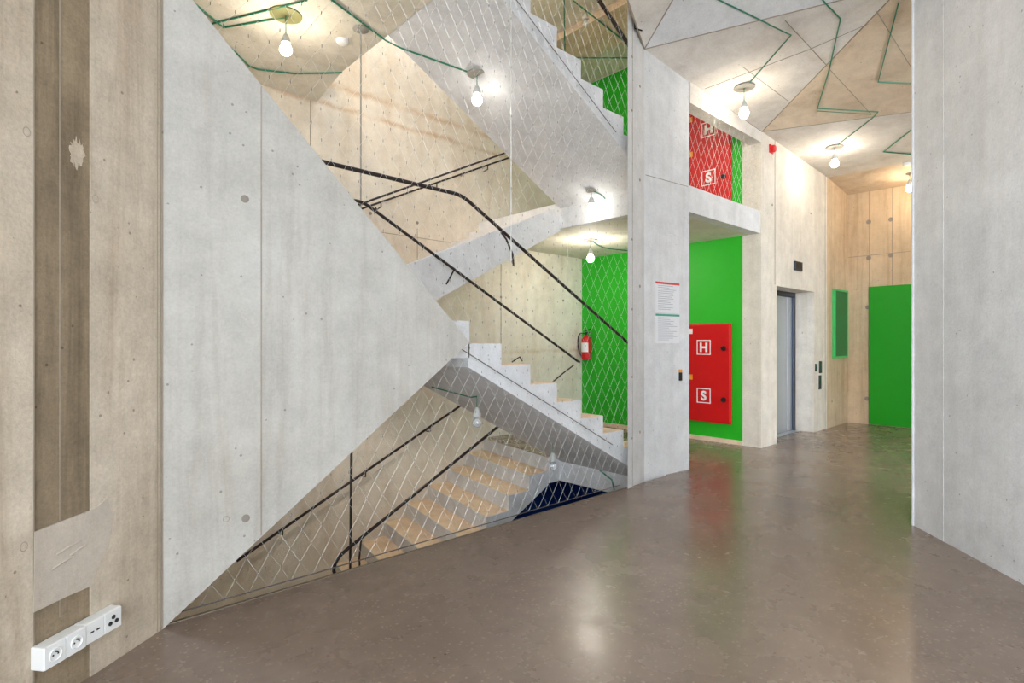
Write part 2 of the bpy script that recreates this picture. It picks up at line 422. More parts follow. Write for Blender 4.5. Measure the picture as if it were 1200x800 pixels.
# top storey ceiling and roof
mb = MB()
mb.box((4.3, VA0, 5.57), (UW, VF, 5.75)); mb.box((5.6, VA0, 5.48), (6.3, VF, 5.57), 1)
struct(mb.build('ceiling_upper', [M['conc_soffit'], M['conc_ceil_tan']]))
SU0, SU1, SV0, SV1 = 2.5, 4.2, 4.5, 5.95  # unseen rooflight opening, added to brighten the stairwell
mb = MB()
mb.box((-3.3, -5, TOP), (UB + .3, SV0, TOP + .2)); mb.box((-3.3, SV1, TOP), (UB + .3, VF + .3, TOP + .2))
mb.box((-3.3, SV0, TOP), (SU0, SV1, TOP + .2)); mb.box((SU1, SV0, TOP), (UB + .3, SV1, TOP + .2))
struct(mb.build('ceiling_roof', M['conc_soffit']))
mb = MB()
for i in range(4):
    x = SU0 + (SU1 - SU0 - .05) * i / 3; mb.box((x, SV0, TOP + .1), (x + .05, SV1, TOP + .16))
struct(mb.build('window_added', M['frame']))

# folded ceiling of the hall
P0 = Vector((4.62, 3.13, 4.21)); P1 = Vector((7.09, 3.05, 4.01)); P1b = Vector((9.45, 3.05, 3.90)); P2 = Vector((UB, 3.05, 3.80))
VV = Vector((5.43, 1.18, 4.27)); QQ = Vector((9.15, -3.0, 3.78)); E2 = Vector((2.88, 2.47, 4.63)); G2 = Vector((3.52, .93, 5.10))
C2a = Vector((9.45, -3.0, 3.80)); C2 = Vector((UB, -3.0, 3.72)); LL = Vector((-.2, 2.4, 4.9)); KK = Vector((-3.0, .3, 4.9)); BB = Vector((-.5, -4.8, 4.7))
pc = Vector((5.34, 3.06, 4.09))
pts = [P0, P1, P1b, P2, VV, QQ, E2, G2, C2a, C2, LL, KK, BB, pc]
tri = [(0, 13, 4, 0), (13, 1, 4, 0), (1, 5, 4, 1), (0, 4, 7, 2), (0, 7, 6, 3), (1, 2, 8, 0), (1, 8, 5, 0), (2, 3, 9, 1), (2, 9, 8, 1),
       (6, 7, 10, 2), (10, 7, 11, 2), (11, 7, 12, 2), (12, 7, 4, 2), (12, 4, 5, 2)]
mb = MB()
for a, b, c, mi in tri: mb.add([pts[a], pts[b], pts[c]], [(0, 1, 2)], mi)
n0 = len(mb.f)
for a, b, c, mi in tri: mb.add([pts[c] + UP * .12, pts[b] + UP * .12, pts[a] + UP * .12], [(0, 1, 2)], mi)
mb.add([P0, E2, E2 + UP * .12, P0 + UP * .12], [(0, 1, 2, 3)], 0)
# open joints along the folds and panel joints
T_F1 = (pc, P1, VV); T_F2 = (P1, QQ, VV); T_F3 = (P0, VV, G2); T_F4 = (P0, G2, E2); T_F5 = (P1, P1b, C2a); T_F6 = (P1b, P2, C2)
def joint(a, b, r=.006): mb.tube([a, b], r, 5, 4)
joint(P0, VV); joint(P1, VV); joint(P1, QQ, .005); joint(P0, G2); joint(P0, E2, .008); joint(pc, P1, .006)
def pj(T, *pp):
    q = [on_tri(x, y, *T) for x, y in pp]
    for a, b in zip(q, q[1:]): mb.tube([a, b], .004, 4, 4)
pj(T_F1, (826, 104), (948, 58), (1029, 23)); pj(T_F1, (870, 78), (923, 118)); pj(T_F1, (920, 24), (971, 79)); pj(T_F2, (973, 82), (1021, 134)); pj(T_F2, (1019, 0), (1076, 92))
ce = mb.build('ceiling', [M['conc_ceil'], M['conc_ceil_tan'], M['conc_white'], M['conc_ceil'], M['seam']], fixn=False)
struct(ce)

# glazed front behind the viewer: the daylight of the hall
FA = Vector((-2.18, .84, 0)); FB = Vector((-.32, -3.6, 0)); fd = (FB - FA); fl = fd.length; fd.normalize(); fn = Vector((-fd.y, fd.x, 0))
mb = MB()
mb.obox(FA - fn * .1, fd * fl, fn * .2, UP * .12); mb.obox(FA - fn * .1 + UP * 3.7, fd * fl, fn * .2, UP * (TOP - 3.7))
mb.obox(FA - fn * .1 , fd * .7, fn * .2, UP * TOP)
struct(mb.build('wall_front', M['conc_lift']))
mb = MB()
for i in range(5):
    mb.obox(FA + fd * (.7 + (fl - .76) * i / 4) - fn * .04 + UP * .12, fd * .06, fn * .08, UP * 3.58)
for z in (.12, 2.4, 3.64): mb.obox(FA + fd * .7 - fn * .04 + UP * z, fd * (fl - .7), fn * .08, UP * .06)
struct(mb.build('window_1', M['frame']))

# ------------------------------------------------------------------ stair flights
def flight(name, z_top, u0, v0, v1, down, label, soff, upstand=None, end=None, skew=0):
    """down=True: walking +X goes down from z_top; False: walking +X goes up to z_top."""
    t = thing(name, (u0 + 4 * G, (v0 + v1) / 2, z_top - 1.5), label, 'stairs')
    pts_s = []
    n = 9
    if down:
        zn = lambda k: z_top - RS * k
        inner = [(u0, zn(1))] + [(u0 + G * k, zn(k + 1)) for k in range(1, 8)] + [(u0 + 8 * G, zn(9))]
        a, b = inner[0], inner[-1]
        def s(u): return soff[1] + (u - soff[0]) * soff[2]
        body = [(u0, s(u0)), (a[0], a[1]), (b[0], b[1]), (u0 + 8 * G, s(u0 + 8 * G))]
        if down: body = [(u0 - .01, s(u0)), (u0 - .01, z_top - RS), (u0, z_top - RS), (u0 + 8 * G, z_top - 9 * RS + .0), (u0 + 8 * G, s(u0 + 8 * G))]
        MB().prism([(u, v0, z) for u, z in body], (0, v1 - v0, 0)).build('stair_slab', M['conc_stair'], t)
        for k in range(1, 9):
            z = zn(k); ua, ub = u0 + G * (k - 1), u0 + G * k
            m = MB().prism([(ua, v0, z), (ub, v0, z), (ub, v0, z - RS)], (0, v1 - v0, 0))
            m.box((ua, v0 + .012, z - .004), (ub - .006, v1 - .004, z + .003), 1)
            m.build('step', [M['conc_stair'], M['tread']], t)
    else:
        z0 = z_top - 1.5
        def s(u): return soff[1] + (u - soff[0]) * soff[2]
        ue = u0 + 8 * G if end is None else end
        body = [(u0, z0), (u0 + 8 * G, z_top - RS), (ue, z_top - RS + (ue - u0 - 8 * G) * .535), (ue, s(ue)), (u0 - .3, s(u0 - .3)), (u0 - .3, z0)]
        MB().prism([(u, v0, z) for u, z in body], (skew * (v1 - v0), v1 - v0, 0)).build('stair_slab', M['conc_stair'], t)
        for j in range(8):
            z = z0 + RS * (j + 1); ua, ub = u0 + G * j, u0 + G * (j + 1)
            m = MB().prism([(ua, v0, z), (ub, v0, z), (ua, v0, z - RS)], (skew * (v1 - v0), v1 - v0, 0))
            dv = v1 - v0 - .016
            m.obox((ua + .006 + skew * .012, v0 + .012, z - .004), (ub - ua - .006, 0, 0), (skew * dv, dv, 0), (0, 0, .007), 1)
            m.build('step', [M['conc_stair'], M['tread']], t)
        if upstand:
            MB().prism([(u, v0 - .02, z) for u, z in upstand], (0, .12, 0)).build('stringer', M['conc_stair'], t)
    return t
flight('stair_flight', 1.5, U0, VA0, VA1, True, 'white concrete stair flight coming down from the pointed wall to the pillar', (2.37, 1.234, -.523))
flight('stair_flight', 4.5, U0, VA0, VA1, True, 'topmost concrete stair flight with a broad pale underside under a lit bulb', (2.37, 4.234, -.523))
flight('stair_flight', 3.0, U0, VB0 + .02, VB1, False, 'far concrete stair flight rising to the upper landing, seen as a plain slanted band', (3.97, 2.207, .51),
       upstand=[(2.3, 1.86), (4.76, 2.905), (4.86, 2.66), (2.3, 1.345)])
flight('stair_flight', 0.0, 2.19, VB0 + .02, VB1, False, 'lower stair flight with tan treads below the hall floor', (4.807, -.26, .51), skew=.18)

# ------------------------------------------------------------------ handrails
def smoothpath(pp, r=.08, n=5):
    pp = [Vector(p) for p in pp]; out = [pp[0]]
    for a, b, c in zip(pp, pp[1:], pp[2:]):
        d1 = min(r, (a - b).length / 2); d2 = min(r, (c - b).length / 2)
        s, e = b + (a - b).normalized() * d1, b + (c - b).normalized() * d2
        for i in range(n + 1):
            t = i / n; out.append(s * (1 - t) ** 2 + b * 2 * t * (1 - t) + e * t * t)
    out.append(pp[-1]); return out
def handrail(path, label, brackets, r=.02, cut=.08, group=None):
    t = thing('handrail', Vector(path[0]), label, 'handrail', group)
    MB().tube(smoothpath(path, cut), r, 10).build('rail', M['rail'], t, smooth=True)
    for bp in brackets:
        MB().tube(bp, .008, 6).build('bracket', M['rail'], t, smooth=True)
    return t
def at_u(path, u):
    for a, b in zip(path, path[1:]):
        if min(a[0], b[0]) <= u <= max(a[0], b[0]) and abs(a[0] - b[0]) > 1e-6:
            f = (u - a[0]) / (b[0] - a[0]); return Vector(a).lerp(Vector(b), f)
A1 = [(1.27, 3.24, 2.435), (2.468, 3.24, 2.42), (4.95, 3.24, 1.10)]
def post_b(path, u, dv, dz, du=0):
    p = at_u(path, u); return [p, p + Vector((du * .3, dv * .5, dz * .35)), p + Vector((du, dv, dz))]
handrail(A1, 'long dark handrail over the white stair flight, ending at the pillar',
         [[(2.85, 3.24, 2.20), (2.87, 3.20, 2.14), (2.88, 3.14, 2.02), (2.88, 3.13, 1.93)]], r=.0135)
A2 = [(2.02, 4.33, 2.52), (2.25, 4.35, 2.545), (4.93, 4.35, 1.175), (5.03, 4.35, 1.12), (5.13, 4.40, 1.105)]
def at_px(px, py, v): return on_v(px, py, v)
handrail(A2, 'inner dark handrail of the white stair flight, its curled end by the fire extinguisher',
         [[at_px(532, 316, 4.35), at_px(527, 326, 4.40), at_px(523, 333, 4.44)],
          [at_px(672, 428, 4.35), at_px(660, 437, 4.39), at_px(647, 448, 4.44)],
          [at_px(612, 423, 4.42), at_px(609, 418, 4.43), at_px(600, 424, 4.45)],
          [at_px(440, 243, 4.35), at_px(442, 249, 4.40)]], r=.014)
B1 = [(2.25, 4.42, 2.53), (2.33, 4.56, 2.56), (2.45, 4.60, 2.63), (4.78, 4.60, 3.775)]
handrail(B1, 'inner handrail of the far stair flight, the upper of two parallel rails', [[(2.28, 4.48, 2.54), (2.31, 4.52, 2.46), (2.29, 4.55, 2.36)]], r=.010)
B2 = [(2.1, 5.91, 2.43), (5.35, 5.91, 3.99)]
def wallb(path, u): p = at_u(path, u); return [p, p + Vector((0, 0, -.06)), p + Vector((0, .09, -.07))]
handrail(B2, 'wall handrail on the stairwell far wall, the lower of two parallel rails', [wallb(B2, u) for u in (3.3, 4.1, 4.95)], r=.012)
B3 = [(2.22, 4.47, -.72), (2.05, 4.49, -.64), (2.08, 4.50, -.50), (3.97, 4.50, .464), (4.7, 4.50, .83)]
handrail(B3, 'inner handrail of the lower flight, with a bent end above the tan treads', [[(2.32, 4.50, -.37), (2.30, 4.50, -.55), (2.33, 4.5, -1.2)], [(2.24, 4.47, -.72), (2.32, 4.50, -.78)]], r=.015, cut=.12)
B4 = [(1.7, 5.91, -.83), (5.0, 5.91, .745)]
handrail(B4, 'wall handrail running up along the far wall of the lower flight', [wallb(B4, u) for u in (2.15, 3.1, 4.0, 4.7)], r=.015)
C1 = [(1.27, 3.24, 5.42), (2.468, 3.24, 5.34), (4.95, 3.24, 4.03)]
handrail(C1, 'dark handrail of the topmost stair flight, beside the top of the pillar', [[(4.33, 3.07, 4.43), (4.34, 3.045, 4.43), (4.34, 3.045, 4.27), (4.42, 3.02, 4.27)]], r=.019)

# ------------------------------------------------------------------ wire nets and cables
def inside(p, poly):
    x, y = p; c = False; n = len(poly)
    for i in range(n):
        x1, y1 = poly[i]; x2, y2 = poly[(i + 1) % n]
        if (y1 > y) != (y2 > y) and x < (x2 - x1) * (y - y1) / (y2 - y1) + x1: c = not c
    return c
def net(poly, v, w, h, label, border, r=.0008, jitter=.006):
    us = [p[0] for p in poly]; zs = [p[1] for p in poly]
    mb = MB(); rng = random.Random(3)
    cols = int((max(us) - min(us)) / (w / 2)) + 3; rows = int((max(zs) - min(zs)) / (h / 2)) + 3
    nd = {}
    for i in range(cols):
        for j in range(rows):
            if (i + j) % 2 == 0:
                nd[i, j] = (min(us) - w / 2 + i * w / 2 + rng.uniform(-jitter, jitter), min(zs) - h / 2 + j * h / 2 + rng.uniform(-jitter, jitter))
    def P(q): return Vector((q[0], v, q[1]))
    def clip(a, b):
        ia, ib = inside(a, poly), inside(b, poly)
        if ia and ib: return a, b
        if not ia and not ib: return None
        lo, hi = (a, b) if ia else (b, a)
        for _ in range(14):
            m = ((lo[0] + hi[0]) / 2, (lo[1] + hi[1]) / 2)
            # bisect between the inside point and the outside point
            if inside(m, poly): lo = m
            else: hi = m
        return (a, lo) if ia else (lo, b)
    for (i, j), q in nd.items():
        for di in (-1, 1):
            k = (i + di, j + 1)
            if k in nd:
                c = clip(q, nd[k])
                if c and (Vector(c[0]) - Vector(c[1])).length > .004: mb.tube([P(c[0]), P(c[1])], r, 4, 0, cap=False)
        if inside(q, poly):
            mb.tube([P((q[0], q[1] - .008)), P((q[0], q[1] + .008))], .0018, 5, 1)
    o = mb.build('safety_net', [M['wire'], M['cable_dark']], None)
    tag(o, label, 'net')
    for bd in border:
        MB().tube(bd, .0035, 6).build('edge_cable', M['cable_dark'], o, smooth=True)
    return o
V_N = 3.115
front = [(.60, .015), (4.33, .015), (4.33, 5.6), (-.2, 5.6), (-.2, 3.86), (.62, 3.06), (2.385, 1.345)]
ca = [on_v(533, 404, 3.15), on_v(718, 521, 3.15)]; cc = [on_v(590, -20, 3.15), on_v(722, 155, 3.15)]
net(front, V_N, .115, .185, 'steel wire safety net stretched from the pointed wall to the pillar', [ca, cc, [(.60, V_N, .02), (4.2, V_N, .02)]])
net([(5.30, 3.0), (7.04, 3.0), (7.04, 3.88), (5.30, 3.88)], 3.10, .12, .19, 'steel wire net closing the opening in front of the upper red cabinet', [[(5.35, 3.10, 3.004), (7.04, 3.10, 3.004)]], r=.0012)
def cable_thing(name, pp, r, mat, label, cat):
    o = MB().tube(pp, r, 6).build(name, mat, None, smooth=True); return tag(o, label, cat)
cable_thing('suspension_cable', [(2.855, 3.13, 1.95), (2.855, 3.13, 5.57)], .0045, M['wire'], 'thin vertical steel cable in front of the topmost flight', 'cable')
t = thing('suspension_rod', (2.33, 4.53, 2.52), 'vertical rod hanging from the half landing to the bend of the inner rail', 'rod')
MB().tube([(2.33, 4.53, 2.52), (2.33, 4.53, 4.12)], .007, 6).build('rod', M['rose'], t, smooth=True)
MB().lathe((2.33, 4.53, 4.09), [(.07, .03), (.07, .02), (.03, 0)], (0, 0, 1), 12).build('anchor_plate', M['rose'], t)
cable_thing('suspension_rod', [(2.25, 4.53, 1.23), (2.22, 4.53, -1.49)], .011, M['rail'], 'dark vertical rod beside the bent rail end of the lower flight', 'rod')
cable_thing('suspension_cable', [on_v(665, 273, 4.44), on_v(665, 334, 4.44)], .004, M['wire'], 'short pale cable hanging from the upper landing edge left of the lit bulb', 'cable')

# ------------------------------------------------------------------ lamps
def soffit_pt(px, py, dz):   # on the underside of a near flight
    return on_plane(px, py, (2.37, 0, 1.234 + dz), (.523, 0, 1))
def lamp(base, bulb_z, label, lit, rose='rose', group='bare bulb pendant lamps', off=(0, 0), rr=.09):
    base = Vector(base)
    t = thing('pendant_lamp', base, label, 'lamp', group)
    if rose: MB().lathe(base, [(rr, 0.002), (rr, -.010), (rr * .95, -.014)], (0, 0, 1), 28).build('ceiling_rose', M[rose], t, smooth=True)
    bx, by = base.x + off[0], base.y + off[1]
    L = base.z - bulb_z
    MB().tube([base, (bx, by, bulb_z + .09)], .004, 6).build('cord', M['cable'], t, smooth=True)
    lh = MB().lathe((bx, by, bulb_z), [(.008, .125), (.016, .12), (.030, .085), (.036, .075), (.036, .048), (.030, .043)], (0, 0, 1), 20).build('lamp_holder', M['holder'], t, smooth=True)
    k_ = 1.22 if lit else 1.0
    prof = [(.016, .050), (.020, .036), (.034, .014), (.040, -.006), (.038, -.022), (.028, -.038), (.012, -.047), (.001, -.049)]
    MB().lathe((bx, by, bulb_z), [(r_ * k_ if h_ < .03 else r_, h_ * k_ if h_ < .03 else h_) for r_, h_ in prof], (0, 0, 1), 20).build('bulb', LAMP[lit] if lit else M['bulb_off'], lh, smooth=True)
    return t
def zpix(base, py):          # height of a point straight below base that the photo shows at row py
    d = (Vector(base) - CAM); Y = d.dot(FWD); return CAM.z + (400 - py) / F * Y
def L(base, by, *a, **k): return lamp(base, zpix(base, by), *a, **k)
L(on_z(335, 17, 4.12), 57, 'lit bare bulb under the upper half landing, left of the white detector', 'stair', 'rose_olive', rr=.13)
L(soffit_pt(559, 86, 3), 116, 'lit bare bulb under the topmost stair flight, higher of its two', 'cool', 'rose')
L(soffit_pt(693, 223, 3), 244, 'lit bare bulb low under the topmost flight, above another lit bulb', 'cool', 'rose', rr=.06)
L(on_z(692, 281, 2.719), 302, 'lit bare bulb below the landing, in front of the green wall', 'landing', 'rose', rr=.10)
L(on_tri(872, 102, *T_F1), 132, 'lit bare bulb on the folded hall ceiling, beside the netted red cabinet', 'hall', 'rose', rr=.11)
L(on_tri(978, 172, *T_F5), 191, 'lit bare bulb on the hall ceiling before the end wall', 'hall', 'rose', rr=.11)
L(on_tri(1066, 203, *T_F6), 220, 'small bare bulb near the end wall, beside the right wall edge', 'dim', 'rose', rr=.05)
L(soffit_pt(559, 463, 0), 494, 'unlit glass bulb hanging under the white stair flight, above the tan treads', None, None)
L(soffit_pt(648, 519, 0), 545, 'unlit glass bulb hanging at the foot of the white stair flight', None, None)
L(on_z(686, 3, 5.569), 27, 'unlit glass bulb under the top storey ceiling, behind the stair net', None, None)

# smoke detectors
def detector(p, label):
    o = MB().lathe(p, [(.055, .002), (.055, -.016), (.045, -.034), (.022, -.042), (.001, -.043)], (0, 0, 1), 24).build('smoke_detector', M['white'], None, smooth=True)
    tag(o, label, 'smoke detector', 'smoke detectors')
detector(on_z(401, 47, 4.12), 'white round smoke detector under the half landing beside the lit bulb')
detector(on_tri(1063, 191, *T_F5), 'white round smoke detector on the ceiling near the end wall')

# green cables stapled to the ceilings
def cable(segs, label, r=.006, drop=.010):
    pp = [p - UP * drop for p in segs]
    cable_thing('power_cable', pp, r, M['cable'], label, 'cable')
t1 = lambda T, *pp: [on_tri(x, y, *T) for x, y in pp]
cable(t1(T_F3, (820, -12), (860, 7), (898, 25.5)) + t1(T_F1, (902, 28), (927, 40), (874, 101)), 'green cable bent across the folded ceiling to the bulb beside the red cabinet')
cable(t1(T_F3, (955, -12), (971, 6.5)) + t1(T_F1, (975, 10), (985, 21), (972, 79)) + t1(T_F2, (971, 83), (958, 126), (1029, 130), (1024, 135.8)) + t1(T_F5, (1021, 138.5), (979, 171)), 'green cable zigzagging over the ceiling joint to the bulb before the end wall')
cable(t1(T_F2, (958, 129), (1021, 133)), 'short green cable doubled under the zigzag cable', r=.004)
cable(t1(T_F2, (1053, 2), (1029, 95), (1078, 97)), 'green cable with one sharp bend on the tan ceiling by the right wall')
cable(t1(T_F5, (1080, 142), (1035, 177), (1080, 181)), 'green cable bent on the far ceiling above the green door', r=.008)
cable([on_z(215, -8, 4.12), on_z(262, 31, 4.12), on_z(333, 19, 4.12)], 'green cable from the pointed wall to the bulb under the half landing', r=.008)
cable([on_z(247, 27, 4.12), on_z(360, -1, 4.12)], 'olive straight conduit crossing behind the bulb under the half landing', r=.007)
def under_half(px, py):
    p = on_z(px, py, 4.12)
    return p if p.y <= 5.4 else on_plane(px, py, (0, 5.4, 4.12), (0, .11, .6))
cable([under_half(*q_) for q_ in ((258, 44), (278, 62), (292, 76), (302, 80), (345, 85), (401, 84))], 'green cable along the back fold of the half landing underside', r=.008)
cable([on_z(388, -2, 4.12), on_z(452, 46, 4.12)] + [soffit_pt(470, 55, 3), soffit_pt(557, 86, 3)], 'green cable from the half landing to the upper bulb of the topmost flight', r=.008)
q = on_z(693, 281, 2.719)
cable(smoothpath([q, on_z(706, 290, 2.719), on_z(736, 293, 2.719)], .3), 'green cable on the landing underside leading to the bulb before the green wall', r=.007)
cable([soffit_pt(694, 222, 3), soffit_pt(706, 228, 3), soffit_pt(716, 240, 3)], 'green cable curving from the lower bulb of the topmost flight', r=.005)
cable([soffit_pt(506, 452, 0), soffit_pt(552, 464, 0), soffit_pt(559, 463, 0)], 'dark green cable on the underside of the white flight', r=.006)
cable([on_u(703, 551, 4.86), on_u(717, 562, 4.86), on_u(720, 575, 4.86)], 'dark cable curving down the grey face below the landing', r=.008, drop=0)
for (a, b, l) in (((661, -5), (662, 70), 'green cable running back over the top storey ceiling'), ((660, 67), (740, 67), 'green cable crossing the top storey ceiling above the green wall'), ((672, 0), (735, 50), 'green cable slanting over the top storey ceiling')):
    cable([on_z(*a, 5.475), on_z(*b, 5.475)], l, r=.009)

# ------------------------------------------------------------------ cabinets
def letter(ch, center, h, nrm, right, mat, parent, name):
    cu = bpy.data.curves.new('glyph', 'FONT'); cu.body = ch; cu.size = h / .70; cu.align_x = 'CENTER'; cu.offset = .055 * h
    cu.extrude = .0015
    ob = bpy.data.objects.new('glyph', cu); COL.objects.link(ob)
    dg = bpy.context.evaluated_depsgraph_get(); me = bpy.data.meshes.new_from_object(ob.evaluated_get(dg))
    bpy.data.objects.remove(ob)
    xs = [v.co.x for v in me.vertices]; ys = [v.co.y for v in me.vertices]
    ox, oy = (min(xs) + max(xs)) / 2, (min(ys) + max(ys)) / 2
    for v in me.vertices:
        p = Vector(center) + Vector(right) * (v.co.x - ox) + UP * (v.co.y - oy) + Vector(nrm) * (v.co.z + .0015)
        v.co = p - parent_loc(parent)
    me.materials.clear(); me.materials.append(mat)
    o = bpy.data.objects.new(name, me); COL.objects.link(o); o.parent = parent
    return o
def cabinet(zb, label, tags, vc=3.80):
    t = thing('hydrant_cabinet', (UW, 3.8, zb), label, 'cabinet', 'red fire hydrant cabinets')
    u = UW - .004; v0, v1, H = 3.44, 4.10, 1.305
    MB().box((u - .03, v0 - .012, zb - .012), (u, v1 + .012, zb + H + .012)).build('case', M['red'], t, bevel=.003)
    dr = MB().box((u - .055, v0, zb), (u - .031, v1, zb + H)).build('door', M['red'], t, bevel=.004)
    f = u - .055
    for ch, z in (('H', 1.0), ('S', .345)):
        c = Vector((f, vc, zb + z)); s = .10
        m = MB()
        for a, b in (((-s, -s), (s, -s + .011)), ((-s, s - .011), (s, s)), ((-s, -s + .011), (-s + .011, s - .011)), ((s - .011, -s + .011), (s, s - .011))):
            m.box((f - .003, c.y + a[0], c.z + a[1]), (f + .001, c.y + b[0], c.z + b[1]))
        m.build('letter_frame', M['letter'], dr)
        letter(ch, c + Vector((-.001, 0, 0)), .118, (-1, 0, 0), (0, -1, 0), M['letter'], dr, 'letter_' + ch.lower())
    for z in (.99, .31):
        MB().lathe((f, v0 + .075, zb + z), [(.034, 0), (.034, .012), (.026, .03), (.024, .04), (.001, .041)], (-1, 0, 0), 18).build('knob', M['black'], dr, smooth=True)
    for z, mt, nm in tags:
        MB().box((f - .005, v1 - .135, zb + z - .035), (f + .001, v1 - .065, zb + z + .035)).build(nm, M[mt], dr)
    return t
cabinet(.27, 'red wall cabinet with white H and S beside the pillar on the hall floor level', [(1.22, 'white', 'sticker'), (.59, 'orange', 'sticker')])
cabinet(3.215, 'red wall cabinet with white H and S behind the wire net, on the upper floor', [(1.20, 'orange', 'sticker'), (.72, 'orange', 'sticker')], 3.73)

# ------------------------------------------------------------------ fire extinguisher
ev = 5.845; ex = UW - .085; ez = 1.06
t = thing('fire_extinguisher', (ex, ev, ez), 'red fire extinguisher with black hose hung on the green wall', 'fire extinguisher')
MB().lathe((ex, ev, ez), [(.055, 0), (.072, .012), (.075, .03), (.075, .30), (.068, .34), (.045, .37), (.024, .385), (.022, .40)], (0, 0, 1), 24).build('cylinder_body', M['red'], t, smooth=True)
m = MB().lathe((ex, ev, ez + .40), [(.02, 0), (.026, .005), (.026, .035), (.016, .045)], (0, 0, 1), 14)
m.build('valve', M['black'], t, smooth=True)
MB().obox((ex - .012, ev + .01, ez + .455), (.024, 0, 0), (0, -.12, .035), (0, 0, .012)).obox((ex - .012, ev + .01, ez + .43), (.024, 0, 0), (0, -.10, .0), (0, 0, .01)).build('lever', M['black'], t)
MB().tube(smoothpath([(ex - .01, ev + .02, ez + .42), (ex - .03, ev + .13, ez + .43), (ex - .03, ev + .15, ez + .25), (ex - .03, ev + .125, ez + .12), (ex - .02, ev + .085, ez + .05)], .09), .010, 8).build('hose', M['black'], t, smooth=True)
m = MB(); ang = [math.pi * (.62 + .76 * i / 10) for i in range(11)]
for i in range(10):
    a, b = ang[i], ang[i + 1]
    P_ = lambda an, z: (ex + .0765 * math.cos(an), ev + .0765 * math.sin(an), ez + z)
    m.add([P_(a, .12), P_(b, .12), P_(b, .27), P_(a, .27)], [(0, 1, 2, 3)], 0)
    if i < 4: m.add([P_(a, .275), P_(b, .275), P_(b, .30), P_(a, .30)], [(0, 1, 2, 3)], 1)
m.build('label_sticker', [M['paper'], M['orange']], t)
MB().box((ex + .05, ev - .03, ez + .2), (UW - .004, ev + .03, ez + .36)).build('wall_bracket', M['black'], t)

# ------------------------------------------------------------------ lift
t = thing('lift_entrance', (8.21, 3.38, 0), 'steel lift doors in a deep recess of the cream wall', 'lift')
yd = 3.33
m = MB().box((7.54, yd - .02, 0), (7.60, 3.4, 2.085)).box((8.82, yd - .02, 0), (8.88, 3.4, 2.085)).box((7.60, yd - .02, 2.02), (8.82, 3.4, 2.085))
m.build('door_frame', M['steel_dark'], t, bevel=.003)
MB().box((7.605, yd + .01, .01), (8.61, yd + .04, 2.015)).build('door_panel', M['steel'], t, bevel=.003)
MB().box((8.635, yd + .01, .01), (8.815, yd + .04, 2.015)).build('door_panel', M['steel'], t, bevel=.003)
MB().box((8.61, yd + .02, .01), (8.635, yd + .035, 2.015)).build('door_seal', M['black'], t)
MB().box((7.60, yd - .10, 0.001), (8.82, yd + .01, .008)).build('sill', M['steel'], t)
p = on_v(934, 312, V0)
t = thing('lift_indicator', p, 'small dark floor indicator on the wall above the lift', 'lift indicator')
MB().box((p.x - .13, V0 - .03, p.z - .065), (p.x + .13, V0, p.z + .065)).build('housing', M['steel_dark'], t, bevel=.006)
MB().box((p.x - .09, V0 - .033, p.z - .04), (p.x + .09, V0 - .028, p.z + .045)).build('display', M['black'], t)
for (x, y0, y1, w, lab) in ((956, 426, 435, .07, 'smallest dark call panel right of the lift, nearest its opening'), (961, 423, 437, .10, 'upper dark call panel right of the lift'), (960.5, 439.5, 456, .09, 'lower tall dark call panel right of the lift')):
    a, b = on_v(x, y0, V0), on_v(x, y1, V0)
    t = thing('call_panel', (a.x, V0, b.z), lab, 'call panel', 'lift call panels')
    MB().box((a.x - w / 2, V0 - .012, b.z), (a.x + w / 2, V0, a.z)).build('plate', M['steel_dark'], t, bevel=.003)
    MB().lathe((a.x, V0 - .012, (a.z + b.z) / 2), [(.018, 0), (.018, .006), (.014, .008)], (0, -1, 0), 14).build('button', M['green_board'], t, smooth=True)
# notice board
a, b = on_v(975.5, 339, V0), on_v(990.5, 418, V0)
t = thing('notice_board', (9.98, V0, 1.1), 'narrow green glazed notice board beside the end wall corner', 'board')
x0, x1, z0, z1 = a.x, min(b.x, UB - .06), 1.10, 2.17
MB().box((x0, V0 - .035, z0), (x1, V0, z1)).build('panel', M['green_board'], t)
m = MB()
for q0, q1 in (((x0 - .015, z0 - .015), (x0 + .02, z1 + .015)), ((x1 - .02, z0 - .015), (x1 + .015, z1 + .015)), ((x0 + .02, z0 - .015), (x1 - .02, z0 + .015)), ((x0 + .02, z1 - .015), (x1 - .02, z1 + .015))):
    m.box((q0[0], V0 - .045, q0[1]), (q1[0], V0, q1[1]))
m.build('board_frame', M['green_frame'], t, bevel=.003)
# green door in the end wall
dv1 = on_u(1018.5, 450, UB).y; dv0 = dv1 - .98
m = MB().box((UB - .018, dv0, 0.006), (UB + .02, dv1, 2.24)); o = struct(m.build('door_1', M['green_door'], bevel=.004))
# red alarm sounder
p = on_v(903, 175, V0)
t = thing('alarm_sounder', p, 'small red fire alarm sounder high on the lift wall', 'fire alarm')
MB().box((p.x - .055, V0 - .02, p.z - .055), (p.x + .055, V0, p.z + .055)).build('base', M['red'], t, bevel=.008)
MB().lathe((p.x, V0 - .02, p.z), [(.05, 0), (.048, .03), (.036, .042), (.001, .044)], (0, -1, 0), 20).build('dome', M['red'], t, smooth=True)

